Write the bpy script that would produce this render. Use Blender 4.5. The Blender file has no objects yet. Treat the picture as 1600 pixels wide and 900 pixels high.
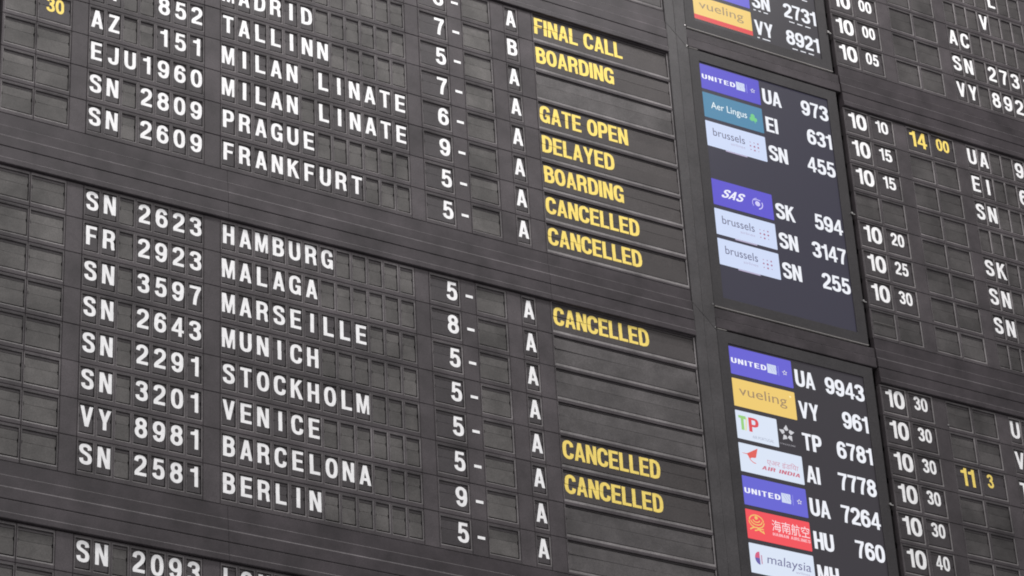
import bpy, bmesh, math, random
from mathutils import Vector, Matrix, noise

scene = bpy.context.scene
C = scene.collection
random.seed(11)

# ------------------------------------------------------------------ camera, world, light, exposure
S = 0.055                 # metres per letter pitch on the board
K = 2.16770               # row pitch / letter pitch
RP = K * S                # row pitch in metres
G = 9.5066                # rows per cabinet, rows 1..8 plus the rail between cabinets
Z0 = 8.55                 # height of board row 0 above the floor

cam = bpy.data.cameras.new('camera')
cam.sensor_width = 36.0
cam.lens = 101.911
cam.clip_start = 0.1
cam.clip_end = 200
cam_o = bpy.data.objects.new('camera', cam)
C.objects.link(cam_o)
R3 = Matrix(((0.86575923, -0.2169945, -0.45097044),
             (-0.49784457, -0.46543972, -0.73179003),
             (-0.05110514, 0.85806716, -0.51098827)))
cam_o.matrix_world = Matrix.Translation((-2.67288, -6.69793, -6.94748 + Z0)) @ R3.to_4x4()
scene.camera = cam_o

world = bpy.data.worlds.new('World')
scene.world = world
world.use_nodes = True
wn = world.node_tree
wbg = wn.nodes['Background']
wbg.inputs['Color'].default_value = (0.98, 0.985, 1.0, 1)
wbg.inputs['Strength'].default_value = 0.42


def area(name, loc, target, sx, sy, power, col):
    l = bpy.data.lights.new(name, 'AREA')
    l.shape = 'RECTANGLE'
    l.size, l.size_y, l.energy, l.color = sx, sy, power, col
    o = bpy.data.objects.new(name, l)
    C.objects.link(o)
    o.location = loc
    o.rotation_euler = (Vector(target) - Vector(loc)).to_track_quat('-Z', 'Y').to_euler()
    return o


# the hall's ceiling light: a long bank above and in front of the board
area('ceiling_and_fill_light', (1.6, -2.3, 10.3), (1.8, 0, 6.3), 5.5, 0.9, 200, (1.0, 0.985, 0.97))
area('ceiling_and_fill_light', (-0.5, -6.0, 8.5), (1.4, 0, 5.8), 3.0, 2.0, 150, (1.0, 0.99, 0.98))  # added fill to brighten the board, not a known lamp

vs = scene.view_settings
vs.view_transform = 'Standard'
vs.look = 'None'
vs.exposure = 0.0
vs.gamma = 1.0
scene.cycles.use_denoising = True
scene.cycles.max_bounces = 6
scene.cycles.pixel_filter_type = 'BLACKMAN_HARRIS'
scene.cycles.filter_width = 1.9

# ------------------------------------------------------------------ helpers


def srgb(r, g, b):
    def f(c):
        c /= 255.0
        return c / 12.92 if c <= 0.04045 else ((c + 0.055) / 1.055) ** 2.4
    return (f(r), f(g), f(b), 1)


def P(u, v, y=0.0):
    """board coordinates (letter pitches to the right, rows downward) to world"""
    return (u * S, y, Z0 - v * RP)


def W(g, r):
    return G * g + r


def tag(o, label=None, cat=None, group=None, kind=None):
    if label: o['label'] = label
    if cat: o['category'] = cat
    if group: o['group'] = group
    if kind: o['kind'] = kind
    return o


def mesh(name, verts, faces, mats=(), fmat=None):
    me = bpy.data.meshes.new(name)
    me.from_pydata(verts, [], faces)
    for m in mats:
        me.materials.append(m)
    if fmat:
        me.polygons.foreach_set('material_index', fmat)
    me.update()
    return me


def obj(name, me, parent=None, loc=(0, 0, 0)):
    o = bpy.data.objects.new(name, me)
    C.objects.link(o)
    o.location = loc
    if parent: o.parent = parent
    return o


def empty(name, loc):
    o = bpy.data.objects.new(name, None)
    o.empty_display_size = 0.05
    C.objects.link(o)
    o.location = loc
    return o


class MB:
    """collects faces; build() makes one mesh"""

    def __init__(s):
        s.v, s.f, s.m = [], [], []

    def add(s, vs_, fs, mi=0):
        b = len(s.v)
        s.v += [tuple(p) for p in vs_]
        for f in fs:
            s.f.append([b + i for i in f])
            s.m.append(mi)

    def quad(s, a, b, c, d, mi=0):
        s.add([a, b, c, d], [(0, 1, 2, 3)], mi)

    def box(s, x0, x1, y0, y1, z0, z1, mi=0, bev=0.0):
        if bev:
            s.bevbox(x0, x1, y0, y1, z0, z1, bev, mi)
            return
        s.add([(x0, y0, z0), (x1, y0, z0), (x1, y1, z0), (x0, y1, z0), (x0, y0, z1), (x1, y0, z1), (x1, y1, z1), (x0, y1, z1)],
              [(0, 1, 5, 4), (1, 2, 6, 5), (2, 3, 7, 6), (3, 0, 4, 7), (4, 5, 6, 7), (3, 2, 1, 0)], mi)

    def bevbox(s, x0, x1, y0, y1, z0, z1, b, mi=0):
        # chamfered front edge (front is y0)
        A = [(x0, z0), (x1, z0), (x1, z1), (x0, z1)]
        I = [(x0 + b, z0 + b), (x1 - b, z0 + b), (x1 - b, z1 - b), (x0 + b, z1 - b)]
        vs_ = [(x, y0, z) for x, z in I] + [(x, y0 + b, z) for x, z in A] + [(x, y1, z) for x, z in A]
        fs = [(0, 1, 2, 3)]
        for i in range(4):
            j = (i + 1) % 4
            fs.append((4 + i, 4 + j, j, i))
            fs.append((8 + i, 8 + j, 4 + j, 4 + i))
        s.add(vs_, fs, mi)

    def build(s, name, mats, parent=None, loc=(0, 0, 0)):
        return obj(name, mesh(name, s.v, s.f, mats, s.m), parent, loc)

    def me(s, name, mats):
        return mesh(name, s.v, s.f, mats, s.m)


# ------------------------------------------------------------------ materials


def plastic(name, col, rough=0.55, vary=0.12, bump=0.15, scale=260, spec=0.22, dust=0.35, metal=0.0):
    """moulded dark plastic / painted sheet: fine grain, faint dust, every piece a touch different"""
    m = bpy.data.materials.new(name)
    m.use_nodes = True
    nt = m.node_tree
    N, L = nt.nodes, nt.links
    b = N['Principled BSDF']
    tc = N.new('ShaderNodeNewGeometry')
    n1 = N.new('ShaderNodeTexNoise'); n1.inputs['Scale'].default_value = 7.0; n1.inputs['Detail'].default_value = 5
    n1.inputs['Roughness'].default_value = 0.65
    n2 = N.new('ShaderNodeTexNoise'); n2.inputs['Scale'].default_value = scale; n2.inputs['Detail'].default_value = 3
    L.new(tc.outputs['Position'], n1.inputs['Vector']); L.new(tc.outputs['Position'], n2.inputs['Vector'])
    oi = N.new('ShaderNodeObjectInfo')
    r1 = N.new('ShaderNodeMapRange'); r1.inputs['To Min'].default_value = 1 - vary; r1.inputs['To Max'].default_value = 1 + vary
    L.new(oi.outputs['Random'], r1.inputs['Value'])
    r2 = N.new('ShaderNodeMapRange'); r2.inputs['From Min'].default_value = 0.3; r2.inputs['From Max'].default_value = 0.7
    r2.inputs['To Min'].default_value = 1 - dust * 0.4; r2.inputs['To Max'].default_value = 1 + dust * 0.4
    L.new(n1.outputs['Fac'], r2.inputs['Value'])
    r3 = N.new('ShaderNodeMapRange'); r3.inputs['From Min'].default_value = 0.3; r3.inputs['From Max'].default_value = 0.7
    r3.inputs['To Min'].default_value = 0.80; r3.inputs['To Max'].default_value = 1.20
    L.new(n2.outputs['Fac'], r3.inputs['Value'])
    m1 = N.new('ShaderNodeMath'); m1.operation = 'MULTIPLY'
    m2 = N.new('ShaderNodeMath'); m2.operation = 'MULTIPLY'
    L.new(r1.outputs['Result'], m1.inputs[0]); L.new(r2.outputs['Result'], m1.inputs[1])
    L.new(m1.outputs[0], m2.inputs[0]); L.new(r3.outputs['Result'], m2.inputs[1])
    vm = N.new('ShaderNodeVectorMath'); vm.operation = 'SCALE'
    vm.inputs[0].default_value = col[:3]
    L.new(m2.outputs[0], vm.inputs['Scale'])
    L.new(vm.outputs['Vector'], b.inputs['Base Color'])
    b.inputs['Roughness'].default_value = rough
    b.inputs['Specular IOR Level'].default_value = spec
    b.inputs['Metallic'].default_value = metal
    bp = N.new('ShaderNodeBump'); bp.inputs['Strength'].default_value = bump; bp.inputs['Distance'].default_value = 0.0006
    L.new(n2.outputs['Fac'], bp.inputs['Height']); L.new(bp.outputs['Normal'], b.inputs['Normal'])
    return m


def ink(name, col, rough=0.6):
    """silk-screened ink on a flap, slightly mottled"""
    m = bpy.data.materials.new(name)
    m.use_nodes = True
    nt = m.node_tree
    N, L = nt.nodes, nt.links
    b = N['Principled BSDF']
    g = N.new('ShaderNodeNewGeometry')
    n = N.new('ShaderNodeTexNoise'); n.inputs['Scale'].default_value = 60; n.inputs['Detail'].default_value = 4
    L.new(g.outputs['Position'], n.inputs['Vector'])
    r = N.new('ShaderNodeMapRange'); r.inputs['From Min'].default_value = 0.3; r.inputs['From Max'].default_value = 0.7
    r.inputs['To Min'].default_value = 0.9; r.inputs['To Max'].default_value = 1.05
    L.new(n.outputs['Fac'], r.inputs['Value'])
    vm = N.new('ShaderNodeVectorMath'); vm.operation = 'SCALE'; vm.inputs[0].default_value = col[:3]
    L.new(r.outputs['Result'], vm.inputs['Scale'])
    L.new(vm.outputs['Vector'], b.inputs['Base Color'])
    b.inputs['Roughness'].default_value = rough
    b.inputs['Specular IOR Level'].default_value = 0.25
    return m


def lit(name, r, g, b_, k=1.0):
    """a colour shown by the LCD: it gives off light behind a slightly glossy screen"""
    m = bpy.data.materials.new(name)
    m.use_nodes = True
    b = m.node_tree.nodes['Principled BSDF']
    c = srgb(r, g, b_)
    b.inputs['Base Color'].default_value = (0.02, 0.02, 0.022, 1)
    b.inputs['Roughness'].default_value = 0.35
    b.inputs['Specular IOR Level'].default_value = 0.3
    b.inputs['Emission Color'].default_value = c
    b.inputs['Emission Strength'].default_value = k
    return m


M_plate = plastic('dark_grey_moulded_plastic', (0.059, 0.051, 0.055), vary=0.16, dust=0.9)
M_rim = plastic('lit_window_rim', (0.138, 0.127, 0.129), vary=0.12, rough=0.5, dust=1.3)  # pale rim plastic, with the brightness of lit edges put into its colour
M_rail = plastic('dark_painted_sheet_metal', (0.044, 0.037, 0.041), vary=0.06, rough=0.45, dust=1.0)
M_edge = plastic('lit_rail_edge', (0.105, 0.095, 0.100), vary=0.08, rough=0.5, dust=1.4)  # light caught by the rail ledges, painted as a paler colour
M_post = plastic('post_sheet_metal', (0.057, 0.053, 0.055), vary=0.04, rough=0.45, dust=0.6)
M_frame = plastic('monitor_bezel_plastic', (0.039, 0.036, 0.038), vary=0.05, rough=0.5)
M_flap = plastic('printed_flap_plastic', (0.052, 0.046, 0.049), vary=0.10, rough=0.5)
M_sflap = plastic('long_printed_flap_plastic', (0.062, 0.055, 0.055), vary=0.08, rough=0.5)
M_blank = plastic('blank_flap_plastic', (0.083, 0.077, 0.075), vary=0.17, rough=0.55, dust=1.0)
M_rblank = plastic('right_blank_flap_plastic', (0.060, 0.055, 0.055), vary=0.16, rough=0.55, dust=1.0)
M_inside = plastic('housing_interior', (0.055, 0.049, 0.052), vary=0.1)
M_gap = plastic('flap_retainer_plastic', (0.070, 0.062, 0.065), vary=0.1)
M_sblank = plastic('long_blank_flap_plastic', (0.083, 0.076, 0.077), vary=0.10, rough=0.5, dust=0.9)
M_white = ink('white_flap_ink', (0.86, 0.85, 0.86))
M_yellow = ink('yellow_flap_ink', (0.88, 0.67, 0.16))
M_steel = plastic('latch_steel', (0.55, 0.53, 0.52), rough=0.3, metal=1.0, vary=0.05)
M_lit_line = plastic('bezel_lit_edge', (0.34, 0.32, 0.31), rough=0.4, vary=0.05)  # pale colour standing in for light along the bezel edges
M_wall = plastic('backing_wall_paint', (0.05, 0.048, 0.05))

# ------------------------------------------------------------------ lettering: a condensed grotesque drawn as strokes
TH = 0.17
WD = 0.58


def cr(pts, n=5, closed=False):
    """Catmull-Rom through the points"""
    out = []
    m = len(pts)
    rng = range(m) if closed else range(m - 1)
    for i in rng:
        if closed:
            p0, p1, p2, p3 = pts[i - 1], pts[i], pts[(i + 1) % m], pts[(i + 2) % m]
        else:
            p0 = pts[i - 1] if i else (2 * pts[0][0] - pts[1][0], 2 * pts[0][1] - pts[1][1])
            p1, p2 = pts[i], pts[i + 1]
            p3 = pts[i + 2] if i + 2 < m else (2 * p2[0] - p1[0], 2 * p2[1] - p1[1])
        for k in range(n):
            t = k / n
            out.append(tuple(0.5 * ((2 * p1[a]) + (-p0[a] + p2[a]) * t + (2 * p0[a] - 5 * p1[a] + 4 * p2[a] - p3[a]) * t * t
                                    + (-p0[a] + 3 * p1[a] - 3 * p2[a] + p3[a]) * t ** 3) for a in (0, 1)))
    if not closed:
        out.append(pts[-1])
    return out


def strip(path, t=None, closed=False, ty=None):
    """constant-thickness ribbon; ty: thickness of its horizontal runs"""
    t = t or TH
    ty = ty or t * 0.9
    n = len(path)
    vs_, fs = [], []
    for i, p in enumerate(path):
        if closed:
            a, b = path[i - 1], path[(i + 1) % n]
        else:
            a, b = path[max(0, i - 1)], path[min(n - 1, i + 1)]
        dx, dy = b[0] - a[0], b[1] - a[1]
        l = math.hypot(dx, dy) or 1
        nx, ny = -dy / l, dx / l
        vs_ += [(p[0] + nx * t / 2, p[1] + ny * ty / 2), (p[0] - nx * t / 2, p[1] - ny * ty / 2)]
    for i in range(n if closed else n - 1):
        j = (i + 1) % n
        fs.append((2 * i, 2 * i + 1, 2 * j + 1, 2 * j))
    return vs_, fs


def poly(*pts):
    return list(pts), [tuple(range(len(pts)))]


def rect(x0, y0, x1, y1):
    return poly((x0, y0), (x1, y0), (x1, y1), (x0, y1))


def sup(cx, cy, rx, ry, e=2.5, n=36):
    out = []
    for i in range(n):
        a = 2 * math.pi * i / n
        c, s = math.cos(a), math.sin(a)
        out.append((cx + rx * math.copysign(abs(c) ** (2 / e), c), cy + ry * math.copysign(abs(s) ** (2 / e), s)))
    return out


def flip(parts, w):
    return [([(w - x, 1 - y) for x, y in v], f) for v, f in parts]


SIX = [(.49, .73), (.43, .87), (.30, .922), (.16, .85), (.098, .66), (.085, .50), (.085, .34)]
CEE = [(.51, .68), (.46, .86), (.30, .922), (.14, .84), (.088, .64), (.088, .36), (.14, .16), (.30, .078), (.46, .14), (.51, .32)]
SS = [(.49, .71), (.45, .86), (.29, .922), (.13, .87), (.09, .74), (.14, .62), (.29, .535), (.44, .44), (.495, .28), (.45, .13), (.29, .078),
      (.13, .13), (.085, .29)]


def glyphs(th):
    global TH
    TH = s_ = th
    g = {}
    w = .60
    g['A'] = (w, [poly((0, 0), (.17, 0), (.375, 1), (.205, 1)), poly((w, 0), (w - .205 - .17 + .0, 1), (.395, 1), (w - 0, 0))[:0] or
                  poly((w - .17, 0), (w, 0), (.395, 1), (.225, 1)), rect(.14, .21, .46, .35)])
    w = .58
    g['B'] = (w, [rect(0, 0, s_, 1), strip(cr([(.1, .925), (.30, .925), (.43, .87), (.47, .735), (.42, .60), (.30, .54), (.1, .54)])),
                  strip(cr([(.1, .54), (.32, .54), (.455, .46), (.495, .305), (.45, .14), (.32, .075), (.1, .075)]))])
    g['C'] = (.59, [strip(cr(CEE))])
    g['D'] = (.59, [rect(0, 0, s_, 1), strip(cr([(.1, .925), (.25, .925), (.42, .86), (.49, .70), (.505, .5), (.49, .30), (.42, .14), (.25, .075), (.1, .075)]))])
    g['E'] = (.54, [rect(0, 0, s_, 1), rect(.1, 0, .54, .15), rect(.1, .85, .54, 1), rect(.1, .435, .50, .58)])
    g['F'] = (.52, [rect(0, 0, s_, 1), rect(.1, .85, .52, 1), rect(.1, .425, .47, .57)])
    g['G'] = (.60, [strip(cr(CEE[:8] + [(.42, .13), (.49, .24), (.50, .38)])), rect(.32, .37, .59, .51), rect(.47, 0, .59, .40)])
    g['H'] = (.58, [rect(0, 0, s_, 1), rect(.58 - s_, 0, .58, 1), rect(.1, .43, .5, .58)])
    g['I'] = (s_, [rect(0, 0, s_, 1)])
    g['J'] = (.52, [strip(cr([(.435, 1), (.435, .7), (.435, .32), (.40, .14), (.26, .078), (.12, .14), (.085, .33)]))])
    g['K'] = (.61, [rect(0, 0, s_, 1), poly((.1, .30), (.1, .52), (.39, 1), (.59, 1)), poly((.20, .53), (.32, .69), (.62, 0), (.42, 0))])
    g['L'] = (.52, [rect(0, 0, s_, 1), rect(.1, 0, .52, .155)])
    g['M'] = (.68, [rect(0, 0, .15, 1), rect(.53, 0, .68, 1), poly((.04, 1), (.21, 1), (.41, .0), (.28, .0)), poly((.47, 1), (.64, 1), (.40, 0), (.27, .0))])
    g['N'] = (.59, [rect(0, 0, s_ - .01, 1), rect(.60 - s_, 0, .59, 1), poly((.03, 1), (.20, 1), (.56, 0), (.39, 0))])
    g['O'] = (.60, [strip(sup(.30, .5, .215, .422), closed=True)])
    g['P'] = (.57, [rect(0, 0, s_, 1), strip(cr([(.1, .925), (.32, .925), (.45, .87), (.49, .69), (.45, .51), (.32, .445), (.1, .445)]))])
    g['R'] = (.60, [rect(0, 0, s_, 1), strip(cr([(.1, .925), (.32, .925), (.45, .87), (.49, .71), (.44, .56), (.31, .49), (.1, .49)])),
                    strip(cr([(.27, .49), (.41, .45), (.47, .33), (.48, .14), (.515, 0)]), t=.16)])
    g['S'] = (.58, [strip(cr(SS))])
    g['T'] = (.56, [rect(.195, 0, .365, 1), rect(0, .85, .56, 1)])
    g['U'] = (.58, [strip(cr([(.085, 1), (.085, .7), (.085, .32), (.14, .14), (.29, .078), (.44, .14), (.495, .32), (.495, .7), (.495, 1)]))])
    g['V'] = (.60, [poly((.215, 0), (.385, 0), (.17, 1), (0, 1)), poly((.215, 0), (.385, 0), (.60, 1), (.43, 1))])
    g['W'] = (.86, [poly((.14, 0), (.30, 0), (.16, 1), (0, 1)), poly((.14, 0), (.30, 0), (.50, 1), (.36, 1)), poly((.56, 0), (.72, 0), (.50, 1), (.36, 1)),
                    poly((.56, 0), (.72, 0), (.86, 1), (.70, 1))])
    g['X'] = (.60, [poly((0, 0), (.18, 0), (.59, 1), (.41, 1)), poly((.42, 0), (.60, 0), (.19, 1), (.01, 1))])
    g['Y'] = (.60, [rect(.215, 0, .385, .46), poly((.215, .38), (.385, .38), (.18, 1), (0, 1)), poly((.215, .38), (.385, .38), (.60, 1), (.42, 1))])
    g['Z'] = (.55, [rect(.02, .85, .54, 1), rect(0, 0, .55, .15), poly((0, .1), (.19, .1), (.54, .9), (.35, .9))])
    g['0'] = (.58, [strip(sup(.29, .5, .205, .422), closed=True)])
    g['1'] = (.37, [rect(.20, 0, .37, 1), poly((0, .70), (.28, .70), (.28, 1), (.24, 1), (.17, .875), (0, .83))])
    g['2'] = (.57, [strip(cr([(.088, .69), (.13, .85), (.29, .922), (.44, .86), (.485, .70), (.42, .52), (.25, .33), (.13, .19), (.095, .07)])), rect(.02, 0, .57, .155)])
    g['3'] = (.58, [strip(cr([(.09, .73), (.14, .87), (.29, .922), (.44, .865), (.48, .735), (.42, .60), (.24, .545)])),
                    strip(cr([(.24, .545), (.43, .47), (.495, .29), (.45, .135), (.29, .078), (.13, .135), (.085, .28)]))])
    g['4'] = (.60, [rect(.34, 0, .50, 1), rect(0, .21, .60, .345), poly((0, .33), (.17, .33), (.42, .86), (.34, 1))])
    g['5'] = (.58, [rect(.10, .85, .53, 1), poly((.085, 1), (.045, .44), (.20, .44), (.24, 1)),
                    strip(cr([(.12, .47), (.20, .575), (.33, .61), (.45, .53), (.495, .34), (.45, .14), (.29, .078), (.14, .13), (.085, .27)]))])
    six = [strip(cr(SIX)), strip(sup(.29, .328, .205, .250, 2.2), closed=True)]
    g['6'] = (.58, six)
    g['7'] = (.55, [rect(0, .85, .55, 1), strip(cr([(.47, .88), (.35, .62), (.27, .3), (.24, 0)]), t=.17)])
    g['8'] = (.58, [strip(sup(.29, .735, .178, .187, 2.1), closed=True), strip(sup(.29, .306, .205, .228, 2.1), closed=True)])
    g['9'] = (.58, flip(six, .58))
    g['-'] = (.40, [rect(0, .28, .40, .43)])
    g['.'] = (.15, [rect(0, 0, .15, .15)])
    g[' '] = (.26, [])
    return g


GL_CELL, GL_BOLD = glyphs(.184), glyphs(.197)
TH = .18


def lay(text, cap, width=None, gap=.09, spread=1.0, shear=0.0):
    """list of (verts, faces) in metres, y = 0 at baseline, centred on x = 0 ; width: total metres"""
    x, parts = 0.0, []
    gl = GL_CELL if len(text) == 1 else GL_BOLD
    for ch in text:
        w, ps = gl[ch]
        for v, f in ps:
            parts.append(([(px * spread + x, py) for px, py in v], f))
        x += w * spread + gap
    x -= gap
    sx = (width / x) if width else cap
    out = []
    for v, f in parts:
        out.append(([((px - x / 2) * sx + py * shear * cap, py * cap) for px, py in v], f))
    return out, x * sx


def layer_parts(parts, mb, mi=0, x=0, z=0, y=0, step=0.00006):
    """write stroke pieces into a mesh builder, each a hair in front of the last so none are coplanar"""
    for i, (v, f) in enumerate(parts):
        yy = y - i % 7 * step
        mb.add([(x + a, yy, z + b) for a, b in v], f, mi)


def cut(me, zc, keep_up):
    bm = bmesh.new(); bm.from_mesh(me)
    bmesh.ops.bisect_plane(bm, geom=bm.verts[:] + bm.edges[:] + bm.faces[:], plane_co=(0, 0, zc), plane_no=(0, 0, 1),
                           clear_inner=keep_up, clear_outer=not keep_up)
    out = bpy.data.meshes.new(me.name)
    bm.to_mesh(out); bm.free()
    for m in me.materials: out.materials.append(m)
    return out


# ------------------------------------------------------------------ one split-flap unit
# vertical layout inside a row (in rows, 0 = row above, 1 = window bottom)
SEAM = 0.565
PAR_U, PAR_V = 0.038, -0.016       # the flaps lie a little behind the window plane
FD = 0.0045                        # depth of flap faces behind the plate front
flap_cache = {}


def flap_meshes(text, w, ztop, zbot, zseam, ink_m, base_m, cap, base_z, width, gap, dx):
    """meshes (upper, lower) in metres around the unit centre"""
    key = (text, round(w, 4), round(ztop, 4), ink_m.name if text else '', base_m.name, round(cap, 4), round(base_z, 4), width, gap, round(dx, 4))
    if key in flap_cache:
        return flap_cache[key]
    mb = MB()
    if text:
        parts, _ = lay(text, cap, width, gap)
        layer_parts(parts, mb, 1, dx, base_z, -0.0004)
        g = mb.me('print', [base_m, ink_m])
    res = []
    h = w / 2
    n = min(0.0022, w * .05)
    hg = 0.00050
    for up in (True, False):
        o = MB()
        if up:
            pts = [(-h, ztop), (-h, zseam + 0.006), (-h + n, zseam + 0.006), (-h + n, zseam + hg), (h - n, zseam + hg), (h - n, zseam + 0.006), (h, zseam + 0.006), (h, ztop)]
        else:
            pts = [(-h, zseam - 0.006), (-h, zbot + .0015), (-h + .0015, zbot), (h - .0015, zbot), (h, zbot + .0015), (h, zseam - 0.006), (h - n, zseam - 0.006), (h - n, zseam - hg), (-h + n, zseam - hg), (-h + n, zseam - 0.006)]
        k = len(pts)
        th = 0.0011
        o.add([(x, 0, z) for x, z in pts] + [(x, th, z) for x, z in pts],
              [tuple(range(k))] + [(i, (i + 1) % k, k + (i + 1) % k, k + i)[::-1] for i in range(k)])
        me = o.me('flap', [base_m, ink_m] if text else [base_m])
        if text:
            c = cut(g, zseam + (.00008 if up else -.00008), up)
            bm = bmesh.new(); bm.from_mesh(me); bm.from_mesh(c)
            bm.to_mesh(me); bm.free()
        res.append(me)
    flap_cache[key] = res
    return res


box_cache = {}


def housing_mesh(w, zt, zb, d):
    key = (round(w, 4), round(zt, 4), round(zb, 4))
    if key in box_cache: return box_cache[key]
    h = w / 2 + .0008
    zt2, zb2 = zt + .0008, zb - .0008
    y0, y1 = d, d + 0.03
    mb = MB()
    a = [(-h, y0, zb2), (h, y0, zb2), (h, y0, zt2), (-h, y0, zt2)]
    b = [(-h, y1, zb2), (h, y1, zb2), (h, y1, zt2), (-h, y1, zt2)]
    mb.quad(*b)
    for i in range(4):
        j = (i + 1) % 4
        mb.quad(a[i], b[i], b[j], a[j])
    # the drum behind the flaps: a bundle of flap edges seen at the top and bottom of the window
    r = (zt - zb) * .30
    zc = (zt + zb) / 2
    ring = [(math.cos(t * math.pi / 6) * r, math.sin(t * math.pi / 6) * r) for t in range(12)]
    vs_ = [(-h + .002, y0 + .016 + p * .4, zc + q) for p, q in ring] + [(h - .002, y0 + .016 + p * .4, zc + q) for p, q in ring]
    mb.add(vs_, [(i, (i + 1) % 12, 12 + (i + 1) % 12, 12 + i) for i in range(12)])
    mb.quad((-h, y0 + .0012, zt - .072 * RP), (h, y0 + .0012, zt - .072 * RP), (h, y0 + .0012, zt2), (-h, y0 + .0012, zt2), 1)
    mb.quad((-h, y0 + .0022, zb2), (h, y0 + .0022, zb2), (h, y0 + .0022, zb + .010 * RP), (-h, y0 + .0022, zb + .010 * RP), 1)
    me = mb.me('housing', [M_inside, M_gap])
    box_cache[key] = me
    return me


def unit(row, uA, uB, vT, text='', yellow=False, cap=.54, cv=.553, width=None, gap=.09, du=0.0, name='flap_unit', blank=None, fT=.092, fB=.040):
    """window from uA to uB, vT to 1.0 (row units), inside thing `row` whose origin is (0, row top)"""
    if blank is None and uA > 52 and not text.strip(): blank = M_rblank
    w = (uB - uA) * S
    cx = (uA + uB) / 2 * S
    cz = -(vT + 1.0) / 2 * RP
    o = obj(name, housing_mesh(w, (1 - vT) / 2 * RP, -(1 - vT) / 2 * RP, FD + .0012), row, (cx, 0, cz))
    zt = (1 - vT) / 2 * RP - fT * RP
    zb = -(1 - vT) / 2 * RP + fB * RP
    seam = -(SEAM + PAR_V) * RP - cz
    base_z = -(cv + cap / 2 + PAR_V) * RP - cz
    m = M_yellow if yellow else M_white
    bm_ = (M_blank if not text.strip() else M_flap) if blank is None else blank
    ms = flap_meshes(text, w - .0022, zt, zb, seam, m, bm_, cap * RP, base_z, width, gap, du * S + PAR_U * S)
    for nm, me in zip(('upper_flap', 'lower_flap'), ms):
        f = obj(nm, me, o, (random.uniform(-.0004, .0004), FD + (0.0003 if nm == 'upper_flap' else 0) + random.uniform(0, .0003), 0))
        f.rotation_euler = (random.uniform(-.006, .006), 0, random.uniform(-.006, .006))
    return o


# ------------------------------------------------------------------ row face plates
plate_cache = {}


def plate_mesh(u0, u1, wins, sill, vt=0.150, vb=1.14):
    """moulded plate of one module: windows as real openings with chamfered rims; wins = [(uA, uB, vT)]"""
    key = (round(u1 - u0, 3), tuple((round(a - u0, 3), round(b - u0, 3), c) for a, b, c in wins), sill, vt, vb)
    if key in plate_cache: return plate_cache[key]
    mb = MB()
    L = (u1 - u0) * S - .0008
    zt, zb = -vt * RP, -vb * RP
    bv = .0013
    ch = .0030           # rim chamfer, sides and top
    X0, X1, ZT, ZB = bv, L - bv, zt - bv, zb + bv
    dep = .0022
    # a rim that stands proud along the bottom of the window row
    xs = []
    for a, b, c in wins:
        xs.append(((a - u0) * S, (b - u0) * S, -c * RP))
    zwb = -RP            # window bottom
    fb = zwb - sill      # where the bottom chamfer meets the front
    if wins:
        c0 = xs[0][2] + ch
        mb.quad((X0, 0, c0), (X1, 0, c0), (X1, 0, ZT), (X0, 0, ZT))
        mb.quad((X0, 0, ZB), (X1, 0, ZB), (X1, 0, fb), (X0, 0, fb))
        edges = [X0] + [e for a, b, _ in xs for e in (a - ch, b + ch)] + [X1]
        for i in range(0, len(edges), 2):
            if edges[i + 1] - edges[i] > 1e-5:
                mb.quad((edges[i], 0, fb), (edges[i + 1], 0, fb), (edges[i + 1], 0, c0), (edges[i], 0, c0))
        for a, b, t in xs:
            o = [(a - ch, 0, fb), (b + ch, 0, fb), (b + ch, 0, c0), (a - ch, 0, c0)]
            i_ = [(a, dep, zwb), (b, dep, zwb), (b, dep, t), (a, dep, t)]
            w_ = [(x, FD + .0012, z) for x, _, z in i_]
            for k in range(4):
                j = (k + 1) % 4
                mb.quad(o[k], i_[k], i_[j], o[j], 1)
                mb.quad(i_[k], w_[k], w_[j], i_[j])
    else:
        mb.quad((X0, 0, ZB), (X1, 0, ZB), (X1, 0, ZT), (X0, 0, ZT))
    # outer chamfer and sides
    A = [(0, bv, zb), (L, bv, zb), (L, bv, zt), (0, bv, zt)]
    F = [(X0, 0, ZB), (X1, 0, ZB), (X1, 0, ZT), (X0, 0, ZT)]
    B = [(x, .02, z) for x, _, z in A]
    for k in range(4):
        j = (k + 1) % 4
        mb.quad(A[k], A[j], F[j], F[k])
        mb.quad(B[k], B[j], A[j], A[k])
    e = .0035            # a flange behind each joint, where the next plate overlaps
    mb.quad((0, .0042, zb - e), (L, .0042, zb - e), (L, .0042, zb + .001), (0, .0042, zb + .001))
    mb.quad((L - .001, .0046, zb), (L + e, .0046, zb), (L + e, .0046, zt), (L - .001, .0046, zt))
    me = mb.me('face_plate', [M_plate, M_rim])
    plate_cache[key] = me
    return me


def plate(row, u0, u1, wins=(), sill=.0036, y=0.0, vb=1.14):
    y += random.uniform(-.0005, .0005)
    return obj('face_plate', plate_mesh(u0, u1, list(wins), sill, vb=vb), row, (u0 * S + .0004, y, 0))


def in_view(u, g, r, m=150):
    v = W(g, r)
    H = ((2.43883076e+01, -2.18912317e+00, 1.54851091e+02), (6.75349792e+00, 4.51433798e+01, -6.11842091e+02), (2.56844742e-03, -6.30858849e-03, 1.0))
    q = [h[0] * u + h[1] * v + h[2] for h in H]
    x, y = q[0] / q[2], q[1] / q[2]
    return -m < x < 1600 + m and -m < y < 900 + m


C0 = 7.966


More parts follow.
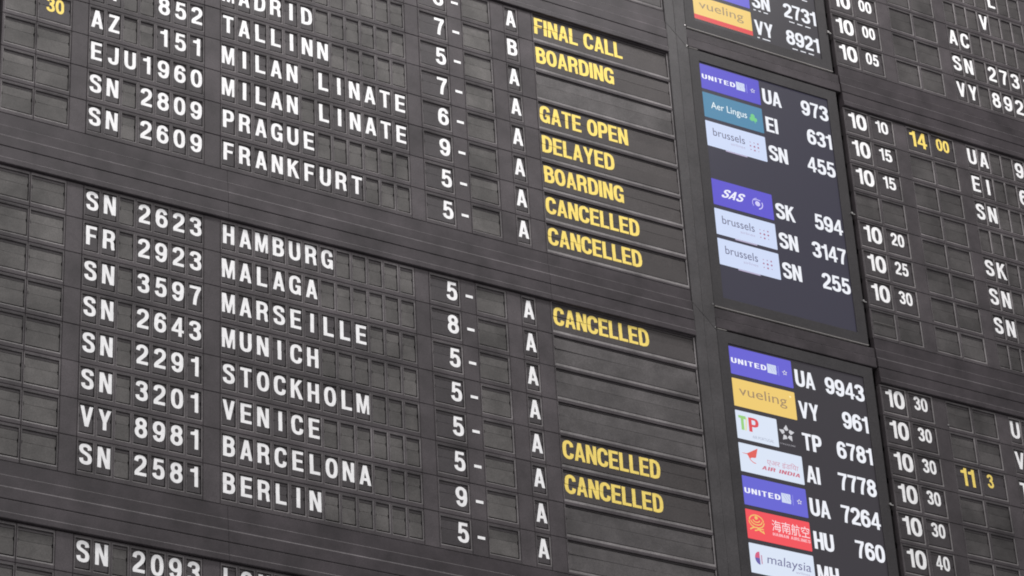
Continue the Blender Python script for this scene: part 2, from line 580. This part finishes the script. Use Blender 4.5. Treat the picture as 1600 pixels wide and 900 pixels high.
def left_row(g, r, flight='', city='', gate='', term='', status='', delay='', label='', group='rows of the left flap board'):
    row = empty('flight_row', P(0, W(g, r - 1), 0))
    tag(row, label, 'flap display row', group)
    seen = lambda u: in_view(u, g, r - .5)

    def seg(u0, u1, wins=(), **k):
        if seen(u0) or seen(u1) or seen((u0 + u1) / 2):
            plate(row, u0, u1, wins, **k)
    big = .0050
    seg(-4.90, -2.90, [(-4.72, -2.98, .22)], sill=big)
    seg(-2.90, -0.87, [(-2.82, -0.95, .22)], sill=big)
    seg(-0.87, 0.10)
    fw = [(i + .20, i + 1.0, .225) for i in range(7)]
    seg(0.10, 7.09, fw)
    seg(7.09, C0 + .11)
    cw = [(C0 + i + .20, C0 + i + 1.0, .225) for i in range(12)]
    seg(C0 + .11, C0 + 12.1, cw)
    seg(C0 + 12.1, 20.98)
    seg(20.98, 23.0, [(21.09, 22.9, .225)], sill=.0040)
    seg(23.0, 24.0)
    seg(24.0, 26.05, [(24.1, 25.93, .225)])
    seg(26.05, 27.0)
    seg(27.0, 28.0, [(27.1, 27.9, .225)])
    seg(28.0, 28.98)
    seg(28.98, 38.95, [(29.09, 38.85, .13)], sill=.0095)
    for a, b, c in [(-4.72, -2.98, .22)]:
        if seen(a): unit(row, a, b, c)
    if seen(-1.9): unit(row, -2.82, -.95, .22, delay, yellow=True, cap=.43, cv=.50, width=1.02 * S if delay else None)
    for i in range(7):
        if seen(fw[i][0]): unit(row, *fw[i], flight[i:i + 1].strip(), cap=.54)
    for i in range(12):
        if seen(cw[i][0]): unit(row, *cw[i], city[i:i + 1].strip(), cap=.54)
    if seen(22): unit(row, 21.09, 22.9, .225, gate, du=.45, cap=.55, cv=.585)
    if seen(23.5) and gate:
        mb = MB(); parts = [rect(-.0128, -.0048, .0128, .0048)]
        layer_parts(parts, mb)
        mb.build('dash_mark', [M_white], row, (23.56 * S, -.0012, -.635 * RP))
    if seen(25): unit(row, 24.1, 25.93, .225)
    if seen(27.5): unit(row, 27.1, 27.9, .225, term, cap=.54, cv=.565)
    if seen(30) or seen(38) or seen(34):
        wd = None
        if status:
            wd = lay(status, 1.0, None, .06)[1] * (6.48 / lay('CANCELLED', 1.0, None, .06)[1]) * S
        unit(row, 29.09, 38.85, .13, status, yellow=True, cap=.54, cv=.553, width=wd, gap=.06,
             du=(29.17 - (29.09 + 38.85) / 2) + (wd / S / 2 if wd else 0), name='status_flap_unit', blank=M_sflap if status else M_sblank, fT=.10, fB=.03)
    return row




def right_row(g, r, hh='', mm='', dh='', dm='', flight='', label='', group='rows of the right flap board'):
    row = empty('flight_row', P(0, W(g, r - 1), 0))
    tag(row, label, 'flap display row', group)
    seen = lambda u: in_view(u, g, r - .5)

    def seg(u0, u1, wins=(), **k):
        if seen(u0) or seen(u1):
            plate(row, u0, u1, wins, **k)
    big = .0055
    seg(52.50, 54.50, [(52.64, 54.40, .19)], sill=big)
    seg(54.50, 56.55, [(54.70, 56.42, .19)], sill=big)
    seg(56.55, 57.50)
    seg(57.50, 59.50, [(57.62, 59.40, .21)], sill=big)
    seg(59.50, 61.55, [(59.66, 61.42, .21)], sill=big)
    seg(61.55, 62.45)
    fw = [(62.55 + i, 63.37 + i, .225) for i in range(7)]
    seg(62.45, 69.47, fw)
    seg(69.47, 72.0)
    if seen(53.5): unit(row, 52.64, 54.40, .19, hh, cap=.56, cv=.535, width=1.39 * S if hh else None, du=.08)
    if seen(55.5): unit(row, 54.70, 56.42, .19, mm, cap=.43, cv=.49, width=(1.02 if not mm.startswith('1') else .98) * S if mm else None)
    if seen(58.5): unit(row, 57.62, 59.40, .21, dh, yellow=True, cap=.56, cv=.545, width=(1.36 if dh != '11' else 1.05) * S if dh else None)
    if seen(60.5): unit(row, 59.66, 61.42, .21, dm, yellow=True, cap=.43, cv=.50, width=(1.04 if len(dm) > 1 else .46) * S if dm else None, du=0 if len(dm) > 1 else -.28)
    for i in range(7):
        if seen(fw[i][0]): unit(row, *fw[i], flight[i:i + 1].strip(), cap=.55, cv=.57)
    return row


# ------------------------------------------------------------------ backing wall
mb = MB()
mb.box(-12 * S, 76 * S, 0.055, 0.10, Z0 - 33 * RP, Z0 + 4 * RP)
tag(mb.build('backing_wall', [M_wall]), kind='structure')

# ------------------------------------------------------------------ rails between the cabinets


def rail_profile(parts, u0, u1, prof, name, mat, parent):
    """extrude a (row offset, depth) profile from u0 to u1"""
    mb = MB()
    n = len(prof)
    x0, x1 = u0 * S + .0005, u1 * S - .0005
    vs_ = [(x0, y, -v * RP) for v, y in prof] + [(x1, y, -v * RP) for v, y in prof]
    fs = [(i, n + i, n + i + 1, i + 1)[::-1] for i in range(n - 1)]
    caps = [tuple(range(n))[::-1], tuple(range(n, 2 * n))]
    # faces that slope up and forward get the painted lit tone
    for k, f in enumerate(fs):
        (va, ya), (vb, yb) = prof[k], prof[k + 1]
        lit_edge = yb < ya and vb > va and ya < .015
        mb.add([vs_[i] for i in f], [(0, 1, 2, 3)], 1 if lit_edge else 0)
    mb.add(vs_, caps)
    return mb.build(name, [mat, M_edge], parent)


def rail(g, u0, u1, label):
    t = empty('cabinet_rail', P(0, W(g, 0), 0))
    tag(t, label, 'rail', 'rails between the flap cabinets')
    low = [(8.15, .02), (8.15, .0013), (8.158, 0), (8.50, 0), (8.53, -.0035), (8.80, -.0035), (8.845, -.0075), (9.12, -.0075), (9.132, -.006), (9.132, .02)]
    up = [(9.148, .02), (9.148, -.006), (9.160, -.0075), (9.46, -.0075), (9.49, -.0105), (9.625, -.0105), (9.640, -.009), (9.640, .02)]
    w = 20.5
    us = [u0]
    while us[-1] + w < u1 - 3: us.append(us[-1] + w)
    us.append(u1)
    for a, b in zip(us[:-1], us[1:]):
        rail_profile(None, a, b, low, 'lower_strip', M_rail, t)
        rail_profile(None, a, b, up, 'upper_strip', M_rail, t)
    return t


ORD = {0: 'top', 1: 'middle', 2: 'lowest'}
names = {0: 'above the FINAL CALL row', 1: 'between the FRANKFURT and HAMBURG rows', 2: 'between the BERLIN row and the row below'}
for g in range(3):
    rail(g, -12 if g else 18, 38.95, 'dark stepped metal rail across the left board, ' + names[g])
    rail(g, 52.50, 72, 'dark stepped metal rail right of the screens, ' +
         ('above the 10 10 row' if g == 0 else 'level with the top of the lowest screen' if g == 1 else 'at the bottom edge'))

# ------------------------------------------------------------------ posts left of the screens, with mitred ends


def post(g, label):
    t = empty('post', P(0, W(g, 0), 0))
    tag(t, label, 'post', 'posts between left board and screens')
    for a, b, ya, yb in ((39.00, 39.66, -.004, -.006), (39.68, 40.52, -.006, -.006)):
        da = lambda u: (u - 39.0) * .475
        mb = MB()
        top = lambda u: -(8.56 - G + da(u) + .012) * RP
        bot = lambda u: -(8.56 + da(u) - .012) * RP
        a_, b_ = a * S, b * S
        bv = .0022
        F = [(a_ + bv, ya, bot(a)), (b_ - bv * .4, yb, bot(b)), (b_ - bv * .4, yb, top(b)), (a_ + bv, ya, top(a))]
        A = [(a_, ya + bv, bot(a)), (b_, yb + bv * .4, bot(b)), (b_, yb + bv * .4, top(b)), (a_, ya + bv, top(a))]
        B = [(x, .03, z) for x, _, z in A]
        mb.quad(*F)
        for k in range(4):
            j = (k + 1) % 4
            mb.quad(A[k], A[j], F[j], F[k]); mb.quad(B[k], B[j], A[j], A[k])
        mb.build('post_panel', [M_post], t)
    # bright brass rivets at the mitre
    mb = MB()
    for uu, vv in ((40.42, 9.20 - G), (40.42, 8.46)):
        ring = [(math.cos(k * math.pi / 4) * .0022, math.sin(k * math.pi / 4) * .0022) for k in range(8)]
        mb.add([(uu * S + x, -.0085, -vv * RP + z) for x, z in ring] + [(uu * S + x, -.004, -vv * RP + z) for x, z in ring],
               [tuple(range(8))] + [(k, 8 + k, 8 + (k + 1) % 8, (k + 1) % 8) for k in range(8)])
    mb.build('rivet', [M_steel], t)


post(0, 'topmost dark grey post, left of the screen ending in VY 8921')
post(1, 'middle dark grey post, left of the screen with three pale dotted tiles')
post(2, 'lowest dark grey post, left of the screen with the red tile')

# cross pieces between two screens
for g, lb in ((0, 'dark cross bar between the upper screen and the UA 973 screen'), (1, 'dark cross bar between the SN 255 screen and the UA 9943 screen'),
              (2, 'dark cross bar under the lowest screen')):
    t = empty('cross_bar', P(0, W(g, 0), 0))
    tag(t, lb, 'cross bar', 'cross bars between the screens')
    rail_profile(None, 40.56, 52.42, [(8.50, .03), (8.50, .0035), (8.535, -.0015), (8.83, -.0015), (8.842, .0005), (8.842, .02)], 'lower_strip', M_rail, t)
    rail_profile(None, 40.56, 52.42, [(8.852, .02), (8.852, -.0030), (8.866, -.0045), (9.15, -.0045), (9.165, -.003), (9.165, .03)], 'upper_strip', M_rail, t)

# ------------------------------------------------------------------ screens
WHITE = lit('screen_white', 238, 240, 247)
DARK = lit('screen_dark', 54, 51, 70, .66)
DARK2 = lit('screen_dark_warm', 58, 53, 60, .62)
screen_mats = {}


def SM(r, g, b):
    k = (r, g, b)
    if k not in screen_mats:
        screen_mats[k] = lit('screen_colour_%d' % len(screen_mats), r, g, b)
    return screen_mats[k]


def bfont(s, cap, width=None, shear=0.0, sx=1.0):
    """Blender's own built-in face for the softer logo lettering -> parts like lay()"""
    c = bpy.data.curves.new('t', 'FONT'); c.body = s; c.size = 1.0; c.resolution_u = 4
    o = bpy.data.objects.new('t', c); C.objects.link(o)
    bpy.context.view_layer.update()
    me = bpy.data.meshes.new_from_object(o.evaluated_get(bpy.context.evaluated_depsgraph_get()))
    vs_ = [(v.co.x, v.co.y) for v in me.vertices]
    fs = [tuple(p.vertices) for p in me.polygons]
    bpy.data.objects.remove(o); bpy.data.curves.remove(c); bpy.data.meshes.remove(me)
    if not vs_: return []
    x0, x1 = min(v[0] for v in vs_), max(v[0] for v in vs_)
    k = cap / 0.68
    kx = (width / (x1 - x0)) if width else k * sx
    vs_ = [((x - x0) * kx + y * shear * k, y * k) for x, y in vs_]
    # triangles facing the viewer
    return [(vs_, fs)]


TW, THT = 4.53 * S, .872 * RP       # logo tile size


def tile(t, r, col, decorate=None, w=1.0):
    """logo tile on screen thing t, row r; decorate(add, W, H) draws on it"""
    m = SM(*col)
    mb = MB()
    tw = TW * w
    c = .0022
    pts = [(c, 0), (tw - c, 0), (tw, -c), (tw, -THT + c), (tw - c, -THT), (c, -THT), (0, -THT + c), (0, -c)]
    mb.add([(x, 0, z) for x, z in pts], [tuple(range(8))[::-1]])
    o = mb.build('airline_tile', [m], t, (41.375 * S, -.0004, -(r - 1 + .122) * RP))
    o['label'] = decorate.__doc__ if decorate and decorate.__doc__ else 'plain tile'
    if decorate:
        def add(name, parts, rgb, x, y, dy=0.0):
            """x, y = fractions of the full tile (y up)"""
            b = MB()
            layer_parts(parts, b, 0, x * TW, (y - 1) * THT, 0)
            return b.build(name, [SM(*rgb)], o, (0, -.0004 - dy, 0))
        decorate(add, TW, THT)
    return o


def disc(cx, cy, r, n=20, r2=None):
    r2 = r2 or r
    return poly(*[(cx + math.cos(2 * math.pi * i / n) * r, cy + math.sin(2 * math.pi * i / n) * r2) for i in range(n)])


def line(pts, t, closed=False):
    return strip(pts, t, closed, ty=t)


def left0(parts_w):
    p, w = parts_w
    return [([(x + w / 2, y) for x, y in v], f) for v, f in p]


def star_mark(cx, cy, R, gap=.16):
    """five triangular blades round a pentagon"""
    out = []
    for k in range(5):
        a = math.pi / 2 + k * 2 * math.pi / 5
        tip = (cx + math.cos(a) * R, cy + math.sin(a) * R)
        b1 = (cx + math.cos(a - .52) * R * .48, cy + math.sin(a - .52) * R * .48)
        b2 = (cx + math.cos(a + .30) * R * .30, cy + math.sin(a + .30) * R * .30)
        b3 = (cx + math.cos(a + .62) * R * .62, cy + math.sin(a + .62) * R * .62)
        out.append(poly(tip, b3, b2, b1))
    return out


def d_united(add, w, h):
    """blue tile with white wordmark and small globe"""
    add('wordmark', left0(lay('UNITED', .185 * h, .555 * w, .20, 1.25)), (240, 242, 252), .025, .41)
    add('globe_mark', [rect(0, 0, .145 * w, .33 * h)], (205, 215, 240), .60, .355)
    arcs = []
    for k in range(3):
        arcs.append(line([((.02 + .04 * k + .02 * j) * w, (.30 - .055 * j ** 1.3 - .0 * k) * h) for j in range(4)], .006 * w))
    add('globe_line', arcs, (150, 160, 215), .60, .355, .0004)
    add('divider', [rect(0, 0, .008 * w, .36 * h)], (150, 150, 235), .775, .33)
    add('star_mark', star_mark(0, 0, .036 * w * 1.2), (215, 215, 225), .88, .50)


def d_lingus(add, w, h):
    """teal tile with white wordmark and green shamrock"""
    add('wordmark', bfont('Aer Lingus', .26 * h, .60 * w), (238, 248, 250), .13, .42)
    lf = []
    for a in (100, 215, 325):
        a = math.radians(a)
        lf.append(disc(math.cos(a) * .035 * w, math.sin(a) * .035 * w, .036 * w, 12))
    lf.append(line([(0, 0), (.03 * w, -.08 * w)], .012 * w))
    add('shamrock', lf, (110, 200, 130), .835, .50)


def d_brussels(add, w, h):
    """pale blue tile with thin grey wordmark and red dots"""
    add('wordmark', bfont('brussels', .30 * h, .53 * w), (98, 98, 128), .115, .46)
    add('small_wordmark', bfont('airlines', .10 * h, .24 * w), (178, 172, 200), .40, .27)
    d = []
    for i, row_ in enumerate(((.5, .6, .9), (.9, 1.1, 1.0), (.6, 1.0, .5))):
        for j, s in enumerate(row_):
            d.append(disc(j * .065 * w, -i * .15 * h, .0150 * w * s, 10))
    add('dot_mark', d, (165, 105, 135), .735, .62)


def d_brussels_strip(add, w, h):
    """pale blue tile with thin grey wordmark, red dots and a white caption strip"""
    d_brussels(add, w, h)
    add('caption_strip', [rect(0, 0, .36 * w, .045 * h)], (185, 175, 205), .30, -.052)


def d_sas(add, w, h):
    """indigo tile with white slanted wordmark and round emblem"""
    add('wordmark', left0(lay('SAS', .34 * h, .34 * w, .07, 1.1, .62)), (236, 236, 250), .135, .36)
    e = [line([(math.cos(t) * .082 * w, math.sin(t) * .082 * w) for t in [math.radians(a) for a in range(-80, 40, 12)]], .016 * w),
         line([(math.cos(t) * .085 * w, math.sin(t) * .085 * w) for t in [math.radians(a) for a in range(95, 225, 12)]], .009 * w),
         disc(0, 0, .042 * w, 14), line([(-.06 * w, .05 * w), (.0, .065 * w), (.05 * w, .06 * w)], .012 * w)]
    add('round_emblem', e, (205, 200, 245), .745, .48)


def d_vueling(add, w, h):
    """yellow tile with thin grey wordmark"""
    add('wordmark', bfont('vueling', .34 * h, .76 * w), (158, 132, 98), .10, .43)
    add('dot_mark', [disc(0, 0, .016 * w, 12)], (250, 232, 170), .925, .80)


def d_vueling_red(add, w, h):
    """yellow tile with thin grey wordmark over a red band"""
    add('wordmark', bfont('vueling', .34 * h, .76 * w), (158, 132, 98), .10, .50)
    add('red_band', [rect(0, 0, w, .19 * h)], (222, 62, 66), 0, 0)


def d_blue_plain(add, w, h):
    """blue tile with white lettering cut off by the frame edge"""
    add('wordmark', left0(lay('L', .2 * h, .09 * w)), (225, 225, 245), .86, .50)


def d_tap(add, w, h):
    """short white tile with green and red letter mark"""
    add('green_letter', [rect(.035 * w, 0, .078 * w, .50 * h), poly((0, .50 * h), (.115 * w, .50 * h), (.115 * w, .39 * h), (.0, .41 * h))], (150, 205, 120), .045, .33)
    add('pale_letter', [poly((0, .0), (.02 * w, 0), (.045 * w, .45 * h), (.03 * w, .48 * h))], (225, 225, 150), .135, .33)
    p = left0(lay('P', .50 * h, .155 * w))
    add('red_letter', p, (218, 70, 78), .20, .33)
    add('caption', bfont('AIR PORTUGAL', .10 * h, .34 * w), (165, 172, 190), .24, .11)


def d_airindia(add, w, h):
    """white tile with red swooping bird mark and two lines of lettering"""
    add('bird_mark', [poly((.07 * w, .30 * h), (.25 * w, .56 * h), (.21 * w, .22 * h), (.19 * w, .20 * h), (.145 * w, .19 * h), (.11 * w, .14 * h)),
                      poly((.0, .29 * h), (.075 * w, .27 * h), (.075 * w, .30 * h), (0, .30 * h)),
                      line([(.10 * w, .20 * h), (.12 * w, .10 * h), (.16 * w, .03 * h), (.20 * w, .01 * h)], .012 * w)], (222, 92, 84), .05, .36)
    add('upper_lettering', bfont('एअर इंडिया', .17 * h, .50 * w, .18), (205, 150, 168), .42, .44)
    add('lower_lettering', left0(lay('AIR INDIA', .135 * h, .60 * w, .12, 1.1, .35)), (200, 105, 125), .335, .22)


def d_hainan(add, w, h):
    """red tile with gold emblem and white lettering"""
    e = []
    for k, (rx, ry, yy) in enumerate(((.115, .21, 0), (.085, .14, .03), (.050, .08, .06))):
        e.append(line([(math.cos(t) * rx * w, yy * h - abs(math.sin(t)) * ry * h) for t in [math.radians(a) for a in range(0, 181, 12)]], .016 * w))
    e.append(disc(0, .13 * h, .026 * w, 12))
    e.append(line([(math.cos(t) * .108 * w, .02 * h + math.sin(t) * .20 * h) for t in [math.radians(a) for a in range(0, 181, 12)]], .016 * w))
    e.append(line([(-.11 * w, -.30 * h), (-.06 * w, -.22 * h), (0, -.20 * h), (.05 * w, -.30 * h), (.11 * w, -.36 * h), (.09 * w, -.28 * h)], .020 * w))
    e.append(line([(.10 * w, -.22 * h), (.04 * w, -.25 * h), (-.04 * w, -.32 * h)], .018 * w))
    add('gold_emblem', e, (238, 190, 105), .16, .62)
    add('chinese_lettering', bfont('海南航空', .285 * h, .585 * w), (250, 225, 228), .40, .46)
    add('small_lettering', left0(lay('HAINAN AIRLINES', .105 * h, .585 * w, .12)), (248, 190, 195), .40, .27)


def d_malaysia(add, w, h):
    """pale tile with purple-grey wordmark and half red, half blue roundel"""
    semi = [(math.cos(t) * .075 * w, math.sin(t) * .22 * h) for t in [math.radians(a) for a in range(90, 181, 15)]] + [(0, 0)]
    add('roundel_red', [poly(*semi)], (210, 90, 125), .155, .53)
    semi = [(math.cos(t) * .075 * w, math.sin(t) * .22 * h) for t in [math.radians(a) for a in range(180, 271, 15)]] + [(0, 0)]
    add('roundel_blue', [poly(*semi)], (100, 90, 165), .155, .53)
    add('roundel_bar', [rect(0, -.18 * h, .014 * w, .12 * h)], (190, 120, 150), .175, .53)
    add('wordmark', bfont('malaysia', .30 * h, .68 * w, .12), (112, 112, 150), .265, .42)
    add('small_wordmark', bfont('airlines', .08 * h, .22 * w), (165, 160, 190), .70, .27)


def screen(g, rows, label, dashes=()):
    t = empty('flight_screen', P(0, W(g, 0), 0))
    tag(t, label, 'screen', 'flat screens showing airline codes')
    # bezel with a real opening
    mb = MB()
    o = [40.60, 52.06, -.305, 8.455]
    p = [41.34, 51.30, .068, 8.115]
    bv = .0016

    def R(u0, u1, v0, v1, y, d=0.0):
        return [(u0 * S + d, y, -v1 * RP + d), (u1 * S - d, y, -v1 * RP + d), (u1 * S - d, y, -v0 * RP - d), (u0 * S + d, y, -v0 * RP - d)]
    B = R(*o, .03); A = R(*o, bv); F = R(*o, 0, bv); I = R(*p, 0, -bv * .5); J = R(*p, bv * .5); D = R(*p, .0075)
    for a, b in ((B, A), (A, F), (F, I), (I, J), (J, D)):
        for k in range(4):
            j = (k + 1) % 4
            mb.quad(a[k], a[j], b[j], b[k])
    mb.build('bezel', [M_frame], t, (0, -.0015, 0))
    panel = MB()
    panel.quad(*R(*p, 0))
    panel.build('screen_panel', [DARK if g == 1 else DARK2], t, (0, .0035, 0))
    tb = MB()  # added pale strip that paints the lit line under the bezel
    tb.box(40.62 * S, 52.02 * S, -.0035, .004, -8.474 * RP, -8.460 * RP)
    tb.build('bezel_lit_strip', [M_lit_line], t)
    tb = MB()  # short added strip, painting the bright line at the bezel's top left
    tb.box(40.63 * S, 41.3 * S, -.0032, .004, .318 * RP, .328 * RP)
    tb.build('bezel_lit_strip', [M_lit_line], t)
    # latches on the right edge
    for v in (4.03, 7.015):
        lb = MB()
        ring = [(math.cos(k * math.pi / 6) * .0042, math.sin(k * math.pi / 6) * .0042) for k in range(12)]
        lb.add([(x, -.009, z) for x, z in ring] + [(x * 1.15, -.006, z * 1.15) for x, z in ring] + [(x * 1.15, .002, z * 1.15) for x, z in ring],
               [tuple(range(12))] + [(k, 12 + k, 12 + (k + 1) % 12, (k + 1) % 12) for k in range(12)] + [(12 + k, 24 + k, 24 + (k + 1) % 12, 12 + (k + 1) % 12) for k in range(12)])
        lb.box(-.002, .016, -.004, .001, -.0018, .0018)
        lb.build('latch', [M_steel], t, (52.0 * S, 0, -v * RP))
    for r, (col, deco, code, num, w) in rows.items():
        if not in_view(44, g, r - .5, 60) and not in_view(50, g, r - .5, 60): continue
        if col: tile(t, r, col, deco, w).location.y = .0030
        if deco is d_tap:
            b = MB(); layer_parts(star_mark(0, 0, .032), b)
            b.build('alliance_mark', [SM(205, 205, 210)], t, (45.02 * S, .0030, -(r - .505) * RP))
            b = MB(); layer_parts(bfont('A STAR ALLIANCE MEMBER', .0055, .062), b)
            b.build('alliance_caption', [SM(170, 168, 175)], t, (44.42 * S, .0030, -(r - .13) * RP))
        for s, nm, left in ((code, 'airline_code', True), (num, 'flight_number', False)):
            if not s: continue
            parts, wd = lay(s, .525 * RP, None, .05)
            k = 1.02
            b = MB()
            layer_parts([([(x * k, y) for x, y in v], f) for v, f in parts], b)
            cx = (46.12 * S + wd * k / 2) if left else (51.22 * S - wd * k / 2)
            b.build(nm, [WHITE], t, (cx, .0030, -(r - 1 + .875) * RP))
    for v, u0, u1, pat in dashes:
        b = MB()
        x = u0
        for wd in pat:
            if x + wd > u1: break
            b.add([(x * S, 0, 0), ((x + wd) * S, 0, 0), ((x + wd) * S, 0, .0042), (x * S, 0, .0042)], [(0, 1, 2, 3)])
            x += wd + .22
        b.build('dash_line', [WHITE], t, (0, .0029, -v * RP))
    return t


BLUE1, BLUE2 = (84, 76, 200), (98, 92, 208)
PALE = (204, 216, 244)
PALE2 = (216, 226, 243)
YEL = (236, 200, 108)
screen(0, {7: (BLUE2, d_blue_plain, 'SN', '2731', 1), 8: (YEL, d_vueling_red, 'VY', '8921', 1)},
       'topmost screen, its last rows SN 2731 and VY 8921 with a yellow and red tile',
       dashes=((6.995, 46.18, 47.6, (.18, .18, .34)), (7.03, 49.0, 51.25, (.42, .42, .42, .42)), (8.01, 46.25, 47.4, (.18, .60)), (8.03, 49.0, 51.25, (.42, .42, .42, .42)),
               (6.03, 49.0, 51.25, (.42, .42, .42, .42))))
screen(1, {1: (BLUE1, d_united, 'UA', '973', 1), 2: ((70, 130, 165), d_lingus, 'EI', '631', 1), 3: (PALE, d_brussels_strip, 'SN', '455', 1),
           5: ((88, 78, 202), d_sas, 'SK', '594', 1), 6: (PALE, d_brussels_strip, 'SN', '3147', 1), 7: (PALE, d_brussels_strip, 'SN', '255', 1)},
       'middle screen listing UA 973, EI 631, SN 455, SK 594, SN 3147 and SN 255')
screen(2, {1: (BLUE2, d_united, 'UA', '9943', 1), 2: (YEL, d_vueling, 'VY', '961', 1), 3: (PALE2, d_tap, 'TP', '6781', .655),
           4: (PALE2, d_airindia, 'AI', '7778', 1), 5: ((98, 96, 208), d_united, 'UA', '7264', 1), 6: ((240, 76, 84), d_hainan, 'HU', '760', 1),
           7: (PALE2, d_malaysia, 'MH', '7', 1)},
       'lowest screen listing UA 9943, VY 961, TP 6781, AI 7778, UA 7264 and HU 760')

# ------------------------------------------------------------------ the rows of the left board
for g, r, fl, ct, gt, tm, st, dl, lb in (
    (0, 7, '', '', '', '', '', '', 'blank flap row at the top edge, second above the FINAL CALL row'),
    (0, 8, '', '', '', '', '', '', 'blank flap row at the top edge, directly above the FINAL CALL row'),
    (1, 1, '', '', '6', 'A', 'FINAL CALL', '', 'flap row cut by the top edge, showing A and yellow FINAL CALL'),
    (1, 2, '', '', '7', 'B', 'BOARDING', '', 'flap row showing gate 7, letter B and yellow BOARDING'),
    (1, 3, '', 'MADRID', '5', 'A', '', '', 'flap row reading MADRID 5 A with no status shown'),
    (1, 4, 'BT  852', 'TALLINN', '7', 'A', 'GATE OPEN', '', 'flap row reading 852 TALLINN 7 A with yellow GATE OPEN'),
    (1, 5, 'AZ  151', 'MILAN LINATE', '6', 'A', 'DELAYED', '30', 'flap row reading AZ 151 MILAN LINATE 6 A, yellow 30 and DELAYED'),
    (1, 6, 'EJU1960', 'MILAN LINATE', '9', 'A', 'BOARDING', '', 'flap row reading EJU1960 MILAN LINATE 9 A with yellow BOARDING'),
    (1, 7, 'SN 2809', 'PRAGUE', '5', 'A', 'CANCELLED', '', 'flap row reading SN 2809 PRAGUE 5 A with yellow CANCELLED'),
    (1, 8, 'SN 2609', 'FRANKFURT', '5', 'A', 'CANCELLED', '', 'flap row reading SN 2609 FRANKFURT 5 A with yellow CANCELLED'),
    (2, 1, 'SN 2623', 'HAMBURG', '5', 'A', 'CANCELLED', '', 'flap row reading SN 2623 HAMBURG 5 A with yellow CANCELLED'),
    (2, 2, 'FR 2923', 'MALAGA', '8', 'A', '', '', 'flap row reading FR 2923 MALAGA 8 A with no status'),
    (2, 3, 'SN 3597', 'MARSEILLE', '5', 'A', '', '', 'flap row reading SN 3597 MARSEILLE 5 A with no status'),
    (2, 4, 'SN 2643', 'MUNICH', '5', 'A', '', '', 'flap row reading SN 2643 MUNICH 5 A with no status'),
    (2, 5, 'SN 2291', 'STOCKHOLM', '5', 'A', 'CANCELLED', '', 'flap row reading SN 2291 STOCKHOLM 5 A with yellow CANCELLED'),
    (2, 6, 'SN 3201', 'VENICE', '5', 'A', 'CANCELLED', '', 'flap row reading SN 3201 VENICE 5 A with yellow CANCELLED'),
    (2, 7, 'VY 8981', 'BARCELONA', '9', 'A', '', '', 'flap row reading VY 8981 BARCELONA 9 A with no status'),
    (2, 8, 'SN 2581', 'BERLIN', '5', 'A', '', '', 'flap row reading SN 2581 BERLIN 5 A with no status'),
    (3, 1, 'SN 2093', 'LONDON', '', '', '', '', 'flap row at the bottom edge reading SN 2093 LON, lower half cut off'),
    (3, 2, '', '', '', '', '', '', 'blank flap row in the bottom left corner, under the SN 2093 row'),
):
    left_row(g, r, fl, ct, gt, tm, st, dl, lb)

for g, r, hh, mm, dh, dm, fl, lb in (
    (0, 2, '', '', '', '', '', 'blank flap row in the top right corner, uppermost of those right of the screens'),
    (0, 3, '', '', '', '', '', 'blank flap row near the top right corner, second above the row with V'),
    (0, 4, '', '', '', '', '    L', 'blank flap row at the top right, directly above the row with V'),
    (0, 5, '', '', '', '', '   V', 'flap row at the top right with a lone white V'),
    (0, 6, '10', '00', '', '', 'AC', 'flap row right of the screens reading 10 00 and AC'),
    (0, 7, '10', '00', '', '', 'SN 2731', 'flap row right of the screens reading 10 00 and SN'),
    (0, 8, '10', '05', '', '', 'VY 8921', 'flap row right of the screens reading 10 05 and VY'),
    (1, 1, '10', '10', '14', '00', 'UA  973', 'flap row reading 10 10 with a yellow 14 00 and UA'),
    (1, 2, '10', '15', '', '', 'EI  631', 'flap row reading 10 15 and EI, below the 10 10 row'),
    (1, 3, '10', '15', '', '', 'SN  455', 'flap row reading 10 15 and SN, above a blank row'),
    (1, 4, '', '', '', '', '', 'blank flap row between the 10 15 and 10 20 rows'),
    (1, 5, '10', '20', '', '', 'SK  594', 'flap row reading 10 20, directly under the blank row'),
    (1, 6, '10', '25', '', '', 'SN 3147', 'flap row reading 10 25, second under the blank row'),
    (1, 7, '10', '30', '', '', 'SN  255', 'flap row reading 10 30 just below the 10 25 row'),
    (1, 8, '', '', '', '', '', 'blank flap row above the lower rail, its hour flap stuck half turned'),
    (2, 1, '10', '30', '', '', 'UA 9943', 'flap row reading 10 30, first one under the wide rail'),
    (2, 2, '10', '30', '', '', 'VY  961', 'flap row reading 10 30, level with the yellow screen tile'),
    (2, 3, '10', '30', '11', '3', 'TP 6781', 'flap row reading 10 30 with a yellow 11 3'),
    (2, 4, '10', '30', '', '', '', 'flap row reading 10 30, level with the red bird tile'),
    (2, 5, '10', '30', '', '', '', 'flap row reading 10 30, directly above the 10 40 row'),
    (2, 6, '10', '40', '', '', '', 'flap row reading 10 40, the lowest time row at the right'),
    (2, 7, '', '', '', '', '', 'blank flap row at the bottom edge, under the 10 40 row'),
):
    row = right_row(g, r, hh, mm, dh, dm, fl, lb)
    if g == 1 and r == 8:      # the hour flap caught half way down
        b = MB(); b.box(-.044, .044, 0, .0010, 0, .0035)
        b.build('stuck_flap', [M_blank], row, (53.54 * S, .0005, -.60 * RP))
    if g == 2 and r == 2:
        b = MB(); ring = [(math.cos(k * math.pi / 4) * .003, math.sin(k * math.pi / 4) * .003) for k in range(8)]
        b.add([(x, -.002, z) for x, z in ring] + [(x, .001, z) for x, z in ring], [tuple(range(8))] + [(k, 8 + k, 8 + (k + 1) % 8, (k + 1) % 8) for k in range(8)])
        b.build('screw_head', [M_steel], row, (57.50 * S, 0, .03 * RP))
